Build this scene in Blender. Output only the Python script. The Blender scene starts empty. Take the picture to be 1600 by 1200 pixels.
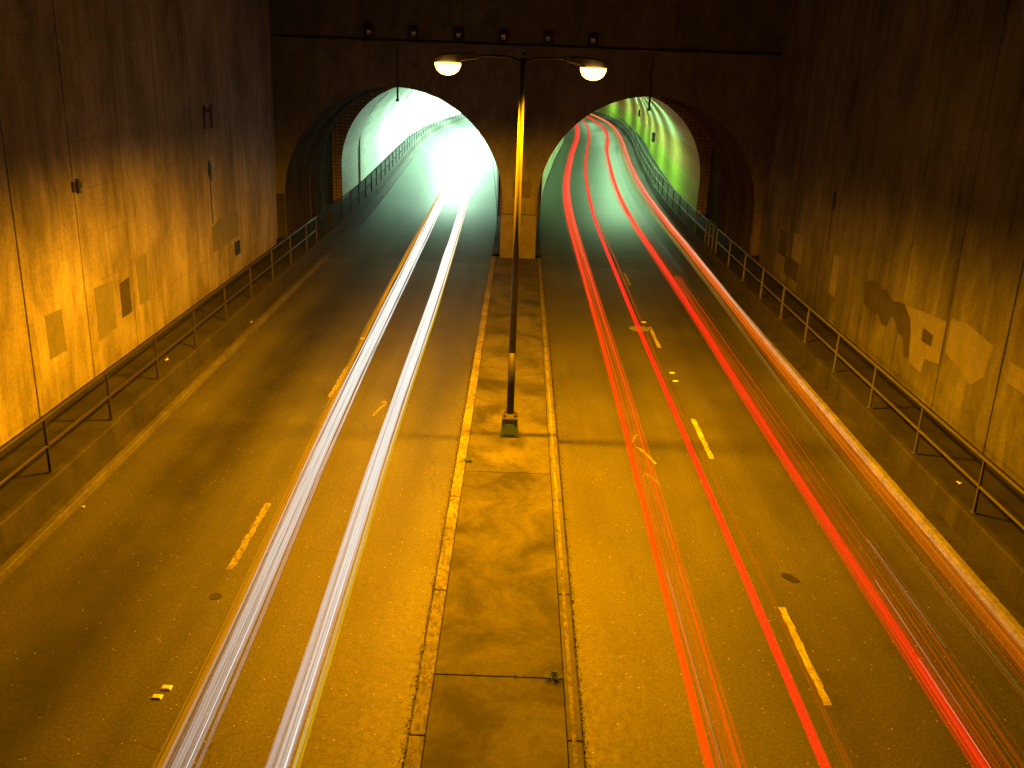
import bpy, bmesh, math, random
from mathutils import Vector, Matrix
random.seed(7)
S = bpy.context.scene
# ------------------------------------------------------------------ camera
cd = bpy.data.cameras.new('camera'); cam = bpy.data.objects.new('camera', cd)
S.collection.objects.link(cam)
cd.sensor_width = 36.0; cd.lens = 33.3; cd.clip_start = .1; cd.clip_end = 1500
rows = ((.999305, .037271, -.000837), (.012794, -.321762, .946734), (.035016, -.946087, -.322015))
M = Matrix(rows)                      # columns: image right, image down, view direction
rt, dn, fw = M.col[0], M.col[1], M.col[2]
mw = Matrix.Identity(4)
for i in range(3):
    mw[i][0] = rt[i]; mw[i][1] = -dn[i]; mw[i][2] = -fw[i]
mw[0][3], mw[1][3], mw[2][3] = 0, 0, 9.0
cam.matrix_world = mw
S.camera = cam
# ------------------------------------------------------------------ world, exposure
w = bpy.data.worlds.new('World'); S.world = w; w.use_nodes = True
bg = w.node_tree.nodes['Background']; bg.inputs[0].default_value = (.35, .5, 1, 1); bg.inputs[1].default_value = .0012
S.view_settings.view_transform = 'Standard'; S.view_settings.look = 'None'
S.view_settings.exposure = 0; S.view_settings.gamma = 1
S.cycles.use_denoising = True
S.cycles.transparent_max_bounces = 96
S.cycles.max_bounces = 8; S.cycles.diffuse_bounces = 2
S.cycles.sample_clamp_indirect = 4
S.cycles.use_light_tree = True
SODIUM = (1.0, .362, .0)
LAMP_W_LEFT = 36000; LAMP_W_RIGHT = 26000
TUN_L = (.58, 1.0, .68); TUN_R = (.50, 1.0, .50)
# ------------------------------------------------------------------ helpers
C = S.collection
def wloc(o):
    v = Vector((0, 0, 0))
    while o is not None:
        v = v + Vector(o.location); o = o.parent
    return v
def tag(o, label=None, cat=None, group=None, kind=None):
    if label: o['label'] = label
    if cat: o['category'] = cat
    if group: o['group'] = group
    if kind: o['kind'] = kind
    return o
def thing(name, label, cat, loc=(0, 0, 0), group=None):
    o = bpy.data.objects.new(name, None); C.objects.link(o); o.location = loc; o.empty_display_size = .2
    return tag(o, label, cat, group)
class MB:
    def __init__(s): s.v = []; s.f = []; s.uv = {}
    def poly(s, pts): i = len(s.v); s.v += [tuple(p) for p in pts]; s.f.append(tuple(range(i, i + len(pts))))
    def box(s, x0, x1, y0, y1, z0, z1):
        i = len(s.v)
        s.v += [(x, y, z) for z in (z0, z1) for y in (y0, y1) for x in (x0, x1)]
        s.f += [tuple(i + k for k in q) for q in ((0, 2, 3, 1), (4, 5, 7, 6), (0, 1, 5, 4), (2, 6, 7, 3), (0, 4, 6, 2), (1, 3, 7, 5))]
    def frustum(s, c, a0, b0, z0, a1, b1, z1):
        i = len(s.v)
        for a, b, z in ((a0, b0, z0), (a1, b1, z1)):
            s.v += [(c[0] + sx * a, c[1] + sy * b, z) for sx, sy in ((-1, -1), (1, -1), (1, 1), (-1, 1))]
        s.f += [(i, i + 3, i + 2, i + 1), (i + 4, i + 5, i + 6, i + 7)] + [(i + k, i + (k + 1) % 4, i + 4 + (k + 1) % 4, i + 4 + k) for k in range(4)]
    def prism(s, poly, f0, f1):          # poly 2d; f0, f1 map 2d -> 3d (near, far)
        n = len(poly); i = len(s.v)
        s.v += [f0(p) for p in poly] + [f1(p) for p in poly]
        s.f += [tuple(range(i, i + n)), tuple(range(i + 2 * n - 1, i + n - 1, -1))]
        s.f += [(i + (k + 1) % n, i + k, i + n + k, i + n + (k + 1) % n) for k in range(n)]
    def tube(s, pts, r, n=8, cap=True):
        i0 = len(s.v); pts = [Vector(p) for p in pts]; m = len(pts)
        for k, p in enumerate(pts):
            t = (pts[min(k + 1, m - 1)] - pts[max(k - 1, 0)]).normalized()
            a = Vector((0, 0, 1)) if abs(t.z) < .9 else Vector((1, 0, 0))
            u = t.cross(a).normalized(); v = t.cross(u)
            rr = r[k] if isinstance(r, (list, tuple)) else r
            for j in range(n):
                q = 2 * math.pi * j / n
                s.v.append(tuple(p + (u * math.cos(q) + v * math.sin(q)) * rr))
        for k in range(m - 1):
            for j in range(n):
                a = i0 + k * n + j; b = i0 + k * n + (j + 1) % n
                s.f.append((a, b, b + n, a + n))
        if cap:
            s.f.append(tuple(i0 + j for j in range(n - 1, -1, -1))); s.f.append(tuple(i0 + (m - 1) * n + j for j in range(n)))
    def lathe(s, c, prof, n=24, sx=1, sy=1):   # prof (r,z)
        i0 = len(s.v)
        for r, z in prof:
            for j in range(n):
                q = 2 * math.pi * j / n; s.v.append((c[0] + sx * r * math.cos(q), c[1] + sy * r * math.sin(q), c[2] + z))
        for k in range(len(prof) - 1):
            for j in range(n):
                a = i0 + k * n + j; b = i0 + k * n + (j + 1) % n
                s.f.append((a, b, b + n, a + n))
        s.f.append(tuple(i0 + j for j in range(n - 1, -1, -1))); s.f.append(tuple(i0 + (len(prof) - 1) * n + j for j in range(n)))
    def build(s, name, mat, parent=None, origin=(0, 0, 0), smooth=False, bevel=0):
        o0 = wloc(parent) if parent is not None else Vector(origin)
        if parent is not None and origin != (0, 0, 0): loc = Vector(origin) - o0; o0 = Vector(origin)
        else: loc = Vector((0, 0, 0)) if parent is not None else Vector(origin)
        me = bpy.data.meshes.new(name)
        me.from_pydata([tuple(Vector(p) - o0) for p in s.v], [], s.f)
        if s.uv:
            l = me.uv_layers.new(name='UV')
            for lp in me.loops: l.data[lp.index].uv = s.uv.get(lp.vertex_index, (0, 0))
        bm = bmesh.new(); bm.from_mesh(me); bmesh.ops.recalc_face_normals(bm, faces=bm.faces) if not s.uv else None
        bm.to_mesh(me); bm.free()
        me.materials.append(mat)
        if smooth:
            for p in me.polygons: p.use_smooth = True
        o = bpy.data.objects.new(name, me); C.objects.link(o); o.location = loc
        if parent is not None: o.parent = parent
        if bevel:
            b = o.modifiers.new('b', 'BEVEL'); b.width = bevel; b.segments = 2; b.limit_method = 'ANGLE'
        return o
def sheet(mb, prof, ys, off):            # prof [(x,z)...], follows the road
    i0 = len(mb.v); n = len(prof); L = [0]
    for k in range(1, n): L.append(L[-1] + math.dist(prof[k], prof[k - 1]))
    for y in ys:
        d = off(y)
        for k, (x, z) in enumerate(prof):
            mb.uv[len(mb.v)] = (L[k], y); mb.v.append((x + d, y, z))
    for a in range(len(ys) - 1):
        for k in range(n - 1):
            q = i0 + a * n + k; mb.f.append((q, q + 1, q + n + 1, q + n))
def interp(T):
    def f(y):
        if y <= T[0][0]: return T[0][1]
        for (a, p), (b, q) in zip(T, T[1:]):
            if y <= b:
                return p + (q - p) * (y - a) / (b - a)
        return T[-1][1]
    return f
def smoothed(T, wd=6):
    f = interp(T)
    return lambda y: sum(f(y + k * wd / 4) for k in range(-4, 5)) / 9
offR = smoothed([(0, 0), (56, 0), (70, .45), (90, 1.75), (101, 2.55), (112, 3.5), (131, 4.6), (148, 5.1), (165, 4.6), (180, 3.4), (215, 0), (300, 0)])
offL = smoothed([(0, 0), (56, 0), (66, -.4), (81, -.98), (101, -1.8), (115, -2.1), (128, -1.9), (141, -1.0), (160, .5), (180, 2), (215, 4), (300, 4)])
zero = lambda y: 0
def frange(a, b, st):
    n = max(1, int(round((b - a) / st))); return [a + (b - a) * i / n for i in range(n + 1)]
# ------------------------------------------------------------------ materials
class NT:
    def __init__(s, name):
        s.m = bpy.data.materials.new(name); s.m.use_nodes = True; s.t = s.m.node_tree; s.t.nodes.clear()
        s.out = s.n('ShaderNodeOutputMaterial')
    def n(s, ty, **k):
        x = s.t.nodes.new(ty)
        for a, b in k.items(): setattr(x, a, b)
        return x
    def l(s, a, b): s.t.links.new(a, b)
    def coord(s, kind='Object', scale=(1, 1, 1)):
        tc = s.n('ShaderNodeTexCoord'); mp = s.n('ShaderNodeMapping'); mp.inputs['Scale'].default_value = scale
        s.l(tc.outputs[kind], mp.inputs[0]); return mp.outputs[0]
    def noise(s, vec, scale, detail=4, rough=.55, dist=0):
        x = s.n('ShaderNodeTexNoise'); x.inputs['Scale'].default_value = scale; x.inputs['Detail'].default_value = detail
        x.inputs['Roughness'].default_value = rough; x.inputs['Distortion'].default_value = dist
        s.l(vec, x.inputs['Vector']); return x.outputs['Fac']
    def mr(s, val, a, b, c=0, d=1, clamp=True, interp='LINEAR'):
        x = s.n('ShaderNodeMapRange'); x.clamp = clamp; x.interpolation_type = interp
        for k, q in zip(range(1, 5), (a, b, c, d)): x.inputs[k].default_value = q
        s.l(val, x.inputs[0]); return x.outputs[0]
    def math(s, op, a, b=None):
        x = s.n('ShaderNodeMath', operation=op)
        for i, q in enumerate((a, b)):
            if q is None: continue
            if isinstance(q, (int, float)): x.inputs[i].default_value = q
            else: s.l(q, x.inputs[i])
        return x.outputs[0]
    def comb(s, v):
        x = s.n('ShaderNodeCombineXYZ')
        for i in range(3): s.l(v, x.inputs[i])
        return x.outputs[0]
    def mix(s, fac, a, b, mode='MIX'):
        x = s.n('ShaderNodeMix', data_type='RGBA', blend_type=mode)
        if isinstance(fac, (int, float)): x.inputs[0].default_value = fac
        else: s.l(fac, x.inputs[0])
        for i, q in ((6, a), (7, b)):
            if isinstance(q, (tuple, list)): x.inputs[i].default_value = tuple(q)[:3] + (1,)
            else: s.l(q, x.inputs[i])
        return x.outputs[2]
    def bsdf(s, col, rough=.7, metal=0, bump=None, bstr=.3, bdist=.01, spec=.5):
        p = s.n('ShaderNodeBsdfPrincipled')
        if isinstance(col, (tuple, list)): p.inputs['Base Color'].default_value = tuple(col)[:3] + (1,)
        else: s.l(col, p.inputs['Base Color'])
        if isinstance(rough, (int, float)): p.inputs['Roughness'].default_value = rough
        else: s.l(rough, p.inputs['Roughness'])
        p.inputs['Metallic'].default_value = metal; p.inputs['Specular IOR Level'].default_value = spec
        if bump is not None:
            b = s.n('ShaderNodeBump'); b.inputs['Strength'].default_value = bstr; b.inputs['Distance'].default_value = bdist
            s.l(bump, b.inputs['Height']); s.l(b.outputs[0], p.inputs['Normal'])
        s.l(p.outputs[0], s.out.inputs[0]); return s.m
def g3(v, t=(1, 1, 1)): return (v * t[0], v * t[1], v * t[2])
def mat_wall(name, lo, hi, streak=1.0, seed=0, tint=(1, .97, .9), spec=.3):
    t = NT(name); v = t.coord('Object'); mv = t.n('ShaderNodeVectorMath', operation='ADD'); mv.inputs[1].default_value = (seed, seed * 2.3, seed * .7)
    t.l(v, mv.inputs[0]); v = mv.outputs[0]
    def sc(x, y, z):
        m = t.n('ShaderNodeMapping'); m.inputs['Scale'].default_value = (x, y, z); t.l(v, m.inputs[0]); return m.outputs[0]
    big = t.noise(sc(.45, .45, .28), 1, 5, .6)
    st = t.noise(sc(2.2, 2.2, .16), 1, 5, .65)
    st2 = t.noise(sc(9, 9, .35), 1, 3, .6)
    fine = t.noise(sc(1, 1, 1), 28, 4, .7)
    k = t.math('ADD', t.math('MULTIPLY', big, .55), t.math('MULTIPLY', st, .45 * streak))
    k = t.math('ADD', k, t.math('MULTIPLY', st2, .14 * streak)); k = t.math('ADD', k, t.math('MULTIPLY', fine, .10))
    lo_, hi_ = (.42, .82) if streak > .5 else (.30, .62)
    f = t.mr(k, lo_, hi_)
    col = t.mix(f, g3(lo, tint), g3(hi, tint))
    grain = t.mr(t.noise(sc(1, 1, 1), 13, 3, .7), .3, .7, .80, 1.22)
    blot = t.mr(t.noise(sc(1.1, 1.1, .5), 1, 5, .75, 1.2), .32, .62, .68, 1.12)
    col = t.mix(1, col, t.comb(t.math('MULTIPLY', grain, blot)), 'MULTIPLY')
    # faint horizontal board and pour lines
    sp = t.n('ShaderNodeSeparateXYZ'); t.l(v, sp.inputs[0])
    z = t.math('ADD', sp.outputs[2], t.math('MULTIPLY', t.noise(sc(.5, .5, .5), 1, 2), .06))
    fr = t.math('FRACT', t.math('MULTIPLY', z, 1 / 1.22)); ln = t.mr(t.math('ABSOLUTE', t.math('SUBTRACT', fr, .5)), .488, .5)
    gate = t.mr(t.noise(sc(.3, .3, 1.1), 1, 2), .48, .6)
    ln = t.math('MULTIPLY', ln, gate)
    col = t.mix(t.math('MULTIPLY', ln, .5), col, g3(lo * .5, tint))
    pit = t.mr(t.noise(sc(3.5, 3.5, 3.5), 4, 2, .5), .74, .8)
    col = t.mix(t.math('MULTIPLY', pit, .35), col, g3(lo * .5, tint))
    bump = t.math('ADD', t.math('MULTIPLY', fine, 1), t.math('MULTIPLY', ln, -1.5))
    return t.bsdf(col, .82 if spec > .1 else 1, bump=bump, bstr=.45, bdist=.008, spec=spec)
def mat_asphalt(name, lo, hi, spark=.5, rough=(.55, .75), tint=(1, 1, 1), cross=0, dark_x=()):
    t = NT(name); v = t.coord('Object')
    def sc(x, y, z):
        m = t.n('ShaderNodeMapping'); m.inputs['Scale'].default_value = (x, y, z); t.l(v, m.inputs[0]); return m.outputs[0]
    big = t.noise(sc(.5, .28, 1), 1, 6, .62, .4)
    lon = t.noise(sc(1.3, .03, 1), 1, 3, .5)
    mid = t.noise(sc(1, 1, 1), 9, 4, .7)
    fine = t.noise(sc(1, 1, 1), 55, 3, .75)
    k = t.math('ADD', t.math('MULTIPLY', big, .42), t.math('MULTIPLY', lon, .36)); k = t.math('ADD', k, t.math('MULTIPLY', mid, .16)); k = t.math('ADD', k, t.math('MULTIPLY', fine, .22))
    if cross:
        k = t.math('ADD', k, t.math('MULTIPLY', t.math('SUBTRACT', t.noise(sc(.25, 3.2, 1), 1, 4, .7), .5), cross))
    col = t.mix(t.mr(k, .40, .78), g3(lo, tint), g3(hi, tint))
    sp = t.n('ShaderNodeSeparateXYZ'); t.l(v, sp.inputs[0])
    for cx, wd, a in dark_x:
        wob = t.math('ADD', sp.outputs[0], t.math('MULTIPLY', t.math('SUBTRACT', t.noise(sc(.1, .12, 1), 1, 2), .5), .8))
        dd = t.math('ABSOLUTE', t.math('SUBTRACT', wob, cx))
        fq = t.math('MULTIPLY', t.mr(dd, wd, 0, 0, 1, interp='SMOOTHSTEP'), t.mr(t.noise(sc(.8, .5, 1), 1, 4, .7), .25, .65, .4, 1))
        col = t.mix(t.math('MULTIPLY', fq, a), col, g3(lo * .35, tint))
    spk = t.math('MULTIPLY', t.mr(t.noise(sc(1, 1, 1), 21, 2, .6), .32, .68, .62, 1.42), t.mr(t.noise(sc(1, 1, 1), 48, 1, .5), .3, .7, .72, 1.3))
    col = t.mix(1, col, t.comb(spk), 'MULTIPLY')
    vo = t.n('ShaderNodeTexVoronoi'); vo.inputs['Scale'].default_value = 20; t.l(v, vo.inputs['Vector'])
    near = t.mr(vo.outputs['Distance'], .28, .14); sc2 = t.n('ShaderNodeSeparateColor'); t.l(vo.outputs['Color'], sc2.inputs[0])
    pick = t.mr(sc2.outputs[0], .955, .98)
    col = t.mix(t.math('MULTIPLY', t.math('MULTIPLY', near, pick), spark), col, g3(.62, tint))
    pick2 = t.mr(sc2.outputs[1], .93, .96)
    col = t.mix(t.math('MULTIPLY', t.math('MULTIPLY', near, pick2), .6), col, (.012, .012, .012))
    # hairline cracks
    wv = t.n('ShaderNodeTexVoronoi'); wv.feature = 'DISTANCE_TO_EDGE'; wv.inputs['Scale'].default_value = .22
    dm = t.n('ShaderNodeVectorMath', operation='ADD'); nz = t.n('ShaderNodeTexNoise'); nz.inputs['Scale'].default_value = .9; nz.inputs['Detail'].default_value = 5; t.l(v, nz.inputs['Vector'])
    t.l(v, dm.inputs[0]); t.l(nz.outputs['Color'], dm.inputs[1]); t.l(dm.outputs[0], wv.inputs['Vector'])
    cr = t.math('MULTIPLY', t.mr(wv.outputs['Distance'], .0035, .001), t.mr(t.noise(sc(.35, .35, 1), 1, 2), .52, .6))
    col = t.mix(t.math('MULTIPLY', cr, .7), col, (.01, .01, .01))
    bump = t.math('ADD', fine, t.math('MULTIPLY', mid, .5))
    rg = t.mr(mid, .3, .7, rough[0], rough[1])
    if cross:      # the worn concrete blends to an asphalt-like colour and rougher finish towards the mouth
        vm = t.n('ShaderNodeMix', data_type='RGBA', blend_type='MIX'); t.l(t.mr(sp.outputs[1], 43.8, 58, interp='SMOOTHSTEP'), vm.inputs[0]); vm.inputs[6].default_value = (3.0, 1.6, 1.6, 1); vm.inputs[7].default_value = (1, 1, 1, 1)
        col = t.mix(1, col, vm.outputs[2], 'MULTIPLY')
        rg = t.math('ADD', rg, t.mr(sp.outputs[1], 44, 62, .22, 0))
    return t.bsdf(col, rg, bump=bump, bstr=.55, bdist=.008, spec=.5)
def mat_mottle(name, lo, hi, scale=1.2, contrast=(.38, .66), tint=(1, .97, .9), rough=.8, chips=0, bstr=.35):
    t = NT(name); v = t.coord('Object')
    a = t.noise(v, scale, 6, .62, .6); b = t.noise(v, scale * 9, 4, .7); c = t.noise(v, 60, 3, .75)
    k = t.math('ADD', t.math('MULTIPLY', a, .66), t.math('MULTIPLY', b, .2)); k = t.math('ADD', k, t.math('MULTIPLY', c, .14))
    col = t.mix(t.mr(k, *contrast), g3(lo, tint), g3(hi, tint))
    col = t.mix(1, col, t.comb(t.mr(t.noise(v, 22, 3, .65), .3, .7, .78, 1.25)), 'MULTIPLY')
    if chips:
        m = t.n('ShaderNodeMapping'); m.inputs['Scale'].default_value = (1, .5, 1); t.l(v, m.inputs[0])
        ch = t.mr(t.noise(m.outputs[0], 14, 5, .75), .50, .56)
        col = t.mix(t.math('MULTIPLY', ch, chips), col, g3(lo * .5, tint))
    return t.bsdf(col, rough, bump=t.math('ADD', c, b), bstr=bstr, bdist=.006, spec=.35)
def mat_plain(name, col, rough=.5, metal=0, var=.25):
    t = NT(name); v = t.coord('Object'); n = t.noise(v, 9, 5, .7)
    c = t.mix(t.mr(n, .3, .7), tuple(x * (1 - var) for x in col), tuple(min(1, x * (1 + var)) for x in col))
    return t.bsdf(c, rough, metal, bump=n, bstr=.1, bdist=.003)
def mat_emit(name, col, s):
    t = NT(name); e = t.n('ShaderNodeEmission'); e.inputs[0].default_value = tuple(col) + (1,); e.inputs[1].default_value = s
    t.l(e.outputs[0], t.out.inputs[0]); return t.m
def mat_tile(name, lo, hi, tint):
    t = NT(name); tc = t.n('ShaderNodeTexCoord')
    def sc(x, y):
        m = t.n('ShaderNodeMapping'); m.inputs['Scale'].default_value = (x, y, 1); t.l(tc.outputs['UV'], m.inputs[0]); return m.outputs[0]
    a = t.noise(sc(1.6, .05), 1, 5, .65); b = t.noise(sc(.4, .12), 1, 4, .6); c = t.noise(sc(5, .3), 1, 4, .7)
    k = t.math('ADD', t.math('ADD', t.math('MULTIPLY', a, .4), t.math('MULTIPLY', b, .4)), t.math('MULTIPLY', c, .2))
    col = t.mix(t.mr(k, .35, .68), g3(lo, tint), g3(hi, tint))
    br = t.n('ShaderNodeTexBrick'); br.inputs['Scale'].default_value = 1; br.inputs['Brick Width'].default_value = .3; br.inputs['Row Height'].default_value = .3
    br.inputs['Mortar Size'].default_value = .012; br.inputs['Color1'].default_value = (1, 1, 1, 1); br.inputs['Color2'].default_value = (.93, .93, .93, 1); br.inputs['Mortar'].default_value = (.55, .55, .5, 1)
    br.offset = 0; t.l(tc.outputs['UV'], br.inputs['Vector'])
    col = t.mix(1, col, br.outputs[0], 'MULTIPLY')
    su = t.n('ShaderNodeSeparateXYZ'); t.l(tc.outputs['UV'], su.inputs[0])
    fr = t.math('FRACT', t.math('MULTIPLY', su.outputs[1], 1 / 7.3)); jn = t.mr(t.math('ABSOLUTE', t.math('SUBTRACT', fr, .5)), .488, .495)
    col = t.mix(t.math('MULTIPLY', jn, .7), col, (.08, .09, .05))
    soot = t.mr(t.noise(sc(2.5, .35), 1, 5, .7), .5, .72); col = t.mix(t.math('MULTIPLY', soot, .35), col, (.14, .17, .08))
    return t.bsdf(col, .5, spec=.4)
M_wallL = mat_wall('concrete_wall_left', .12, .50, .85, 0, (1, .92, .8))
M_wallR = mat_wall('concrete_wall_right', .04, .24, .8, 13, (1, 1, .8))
M_facade = mat_wall('concrete_facade', .10, .18, .9, 5)
M_upper = mat_wall('concrete_upper', .08, .14, .9, 8)
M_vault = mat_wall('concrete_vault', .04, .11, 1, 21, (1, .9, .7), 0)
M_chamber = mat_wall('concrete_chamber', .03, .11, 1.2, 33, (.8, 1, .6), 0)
M_road = mat_asphalt('asphalt', .020, .085, .7, (.50, .72), dark_x=[(-6.9, 1.4, .9), (-2.2, .5, .15), (6.9, 1.1, .55)])
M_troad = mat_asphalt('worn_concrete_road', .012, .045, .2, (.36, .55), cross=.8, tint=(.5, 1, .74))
M_median = mat_mottle('median_concrete', .018, .098, .75, (.40, .64))
M_kerbpaint = mat_mottle('painted_kerb', .08, .22, 1.4, (.35, .6), tint=(1, .95, .8), chips=.75, bstr=.6)
M_kerbplain = mat_mottle('kerb_concrete', .045, .10, 1.2, (.35, .6), chips=.3)
M_kerbright = mat_mottle('pale_kerb_concrete', .12, .26, 1.5, (.35, .6), chips=.4)
M_ledge = mat_mottle('dark_ledge_concrete', .02, .06, .9, chips=.3)
M_low = mat_wall('low_wall_concrete', .010, .042, 1.3, 40, (1, .98, .82))
M_walk = mat_mottle('sidewalk_concrete', .012, .036, .8)
M_railL = mat_plain('dark_railing_paint', (.03, .026, .022), .45)
M_railT = mat_plain('matte_tunnel_railing', (.012, .014, .012), .9)
M_railR = mat_plain('grey_railing_paint', (.09, .088, .085), .4)
M_pole = mat_plain('pole_paint', (.06, .055, .05), .4, .1, .1)
M_poledark = mat_plain('pole_dark_paint', (.012, .011, .01), .6)
M_shoe = mat_plain('shoe_blue_grey', (.10, .17, .22), .45, 0, .15)
M_head = mat_plain('luminaire_grey', (.12, .11, .1), .45)
M_dark = mat_plain('dark_metal', (.02, .018, .016), .5)
M_box = mat_plain('brown_box', (.05, .035, .025), .6)
M_paint = mat_mottle('road_paint', .26, .5, 3, tint=(1, .96, .86), chips=.6)
M_oldpaint = mat_mottle('worn_road_paint', .12, .36, 3, tint=(1, .93, .78), chips=.8)
M_ceramic = mat_plain('ceramic_white', (.75, .72, .62), .25, 0, .05)
M_iron = mat_plain('cast_iron', (.03, .028, .028), .5, .3)
M_ironpale = mat_plain('worn_iron', (.42, .46, .46), .6, 0)
M_pier = mat_mottle('painted_pier', .09, .16, 1.5, tint=(1, .93, .9), chips=.15)
M_brown = mat_mottle('mauve_block', .10, .17, 2, tint=(1, .75, .75))
M_green = mat_plain('weed_green', (.07, .13, .03), .7)
M_litter = mat_plain('dark_litter', (.02, .016, .01), .9)
M_white = mat_plain('paper_white', (.8, .78, .72), .7)
M_tileL = mat_tile('tunnel_tile_left', .55, .78, (.92, 1, .92))
M_tileR = mat_tile('tunnel_tile_right', .45, .72, (.9, 1, .62))
M_tileLow = mat_tile('tunnel_tile_low', .40, .6, (.7, 1, .1))
M_tileGlow = mat_tile('tunnel_tile_reflection', .4, .62, (1, .8, .22))  # warm light reflected along the right wall, painted into the tile colour
M_glassdark = mat_plain('lens_glass', (.75, .75, .8), .3, .2)
def mat_brick():
    t = NT('brick_ring'); tc = t.n('ShaderNodeTexCoord'); s = t.n('ShaderNodeSeparateXYZ'); c = t.n('ShaderNodeCombineXYZ')
    t.l(tc.outputs['Object'], s.inputs[0]); t.l(s.outputs[0], c.inputs[0]); t.l(s.outputs[2], c.inputs[1])
    br = t.n('ShaderNodeTexBrick'); br.offset = 0; br.inputs['Scale'].default_value = 1; br.inputs['Brick Width'].default_value = .3; br.inputs['Row Height'].default_value = .2
    br.inputs['Mortar Size'].default_value = .02; br.inputs['Color1'].default_value = (.34, .27, .13, 1); br.inputs['Color2'].default_value = (.24, .19, .09, 1); br.inputs['Mortar'].default_value = (.04, .04, .03, 1)
    t.l(c.outputs[0], br.inputs['Vector'])
    return t.bsdf(br.outputs[0], .5)
M_brick = mat_brick()
M_stain_dark = mat_mottle('dark_patch', .04, .075, 2, tint=(1, .9, .75))
M_patch_green = mat_mottle('olive_patch', .14, .20, 2, tint=(1, .98, .75))
M_patch_light = mat_mottle('light_patch', .15, .22, 2)
# ------------------------------------------------------------------ setting: roads, median, kerbs, walks
YN, YP, YE = -12, 43.8, 216
def struct(name, mb, mat, **k): return tag(mb.build(name, mat, **k), kind='structure')
b = MB(); b.box(-300, 300, -300, 500, -1.2, -1.0); struct('ground', b, M_ledge)
for side, (xa, xb), off in ((-1, (-8.85, -1.25), offL), (1, (1.15, 8.7), offR)):
    b = MB(); b.poly([(xa, YN, 0), (xb, YN, 0), (xb, YP, 0), (xa, YP, 0)]); road = struct('road', b, M_road)
    if side < 0: roadL = road
    else: roadR = road
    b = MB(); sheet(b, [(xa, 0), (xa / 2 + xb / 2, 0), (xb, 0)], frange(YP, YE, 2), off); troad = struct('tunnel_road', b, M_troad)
    # outer kerb, dark ledge
    s = side; e = 8.85 if s < 0 else 8.7
    mk = M_kerbplain if s < 0 else M_kerbright
    b = MB(); pr = [(s * e, -.02), (s * (e + .02), .13), (s * (e + .05), .15), (s * (e + .17), .15)]
    sheet(b, pr if s > 0 else pr[::-1], frange(YN, 44, 2), zero); struct('kerb', b, mk)
    b = MB(); sheet(b, pr if s > 0 else pr[::-1], frange(44, YE, 2), off); struct('kerb', b, M_ledge)
    b = MB(); pr = [(s * (e + .17), .146), (s * 9.3, .146)]
    sheet(b, pr if s > 0 else pr[::-1], frange(YN, YE, 2), off); struct('gutter_ledge', b, M_ledge)
    b = MB(); pr = [(s * 9.35, .68), (s * 11.45, .68)]
    sheet(b, pr if s > 0 else pr[::-1], frange(YN, YE, 2), off); struct('sidewalk', b, M_walk)
    # inner kerb inside the tunnel
    i = 1.25 if s < 0 else 1.15
    b = MB(); pr = [(s * i, -.02), (s * i, .16), (s * (i - .35), .16), (s * (i - .36), .3), (s * (i - .8), .3)]
    sheet(b, pr if s < 0 else pr[::-1], frange(45.4, YE, 2), off); struct('tunnel_kerb', b, M_ledge)
# median: slabs with joints (one structure)
b = MB(); js = [-12, -3, 4.6, 12.2, 19.76, 27.5, 35.2, 44.9]
for a, c in zip(js, js[1:]): b.box(-1.02, .93, a + .012, c - .012, -.05, .15)
b.box(-1.0, .9, YN, 44.9, -.05, .128)
struct('median', b, M_median, bevel=.006)
for s, x0, x1, mt in ((-1, -1.25, -1.03, M_kerbpaint), (1, .94, 1.15, M_kerbplain)):
    b = MB(); k = -12
    while k < 44.8:
        e = min(k + 3.8, 44.9); b.box(x0, x1, k + .008, e - .008, -.05, .162); k += 3.8
    struct('median_kerb', b, mt, bevel=.02)
b = MB(); b.box(1.0, 1.06, YN, 44.9, .155, .166); struct('kerb_paint_line', b, M_kerbpaint)
# ------------------------------------------------------------------ lane markings (painted on the roads)
def ragged(x0, x1, y0, y1, z, n=22, j=.012):
    b = MB(); L = []; R = []
    for i in range(n + 1):
        y = y0 + (y1 - y0) * i / n; L.append((x0 + random.uniform(-j, j), y, z)); R.append((x1 + random.uniform(-j, j), y, z))
    for i in range(n): b.poly([L[i], R[i], R[i + 1], L[i + 1]])
    return b
for k in range(-1, 4):
    y = 12.0 + 9.36 * k + (0, 0, .1, .2, .2)[k]
    if y < 43: ragged(4.86, 4.98, y, y + 2.7, .004).build('lane_dash', M_paint, roadR)
    y = 15.3 + 9.45 * k
    if y < 40: ragged(-5.13, -5.0, y, y + 2.75, .004, 30, .02).build('lane_dash', M_oldpaint, roadL)
# faint utility marks sprayed on the asphalt
def scribble(pts, wd, mat, par):
    b = MB(); p = [Vector((x, y, .005)) for x, y in pts]
    for a, c in zip(p, p[1:]):
        d = (c - a).normalized(); n = Vector((-d.y, d.x, 0)) * wd * random.uniform(.7, 1.3); b.poly([a - n, c - n, c + n, a + n])
    b.build('painted_mark', mat, par)
scribble([(3.28, 22.75), (3.2, 22.7), (3.12, 22.45), (3.08, 22.2)], .028, M_oldpaint, roadR)
scribble([(3.1, 21.95), (3.2, 21.85), (3.3, 21.6), (3.42, 21.2), (3.5, 20.9)], .028, M_paint, roadR)
scribble([(3.07, 21.3), (3.2, 21.05), (3.32, 21.1)], .012, M_oldpaint, roadR)
scribble([(3.1, 20.1), (3.14, 20.35), (3.3, 20.1), (3.44, 19.7)], .014, M_oldpaint, roadR)
scribble([(-3.6, 24.4), (-3.52, 24.6), (-3.45, 24.35), (-3.55, 24.1), (-3.62, 23.7), (-3.66, 23.4)], .025, M_oldpaint, roadL)
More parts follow.
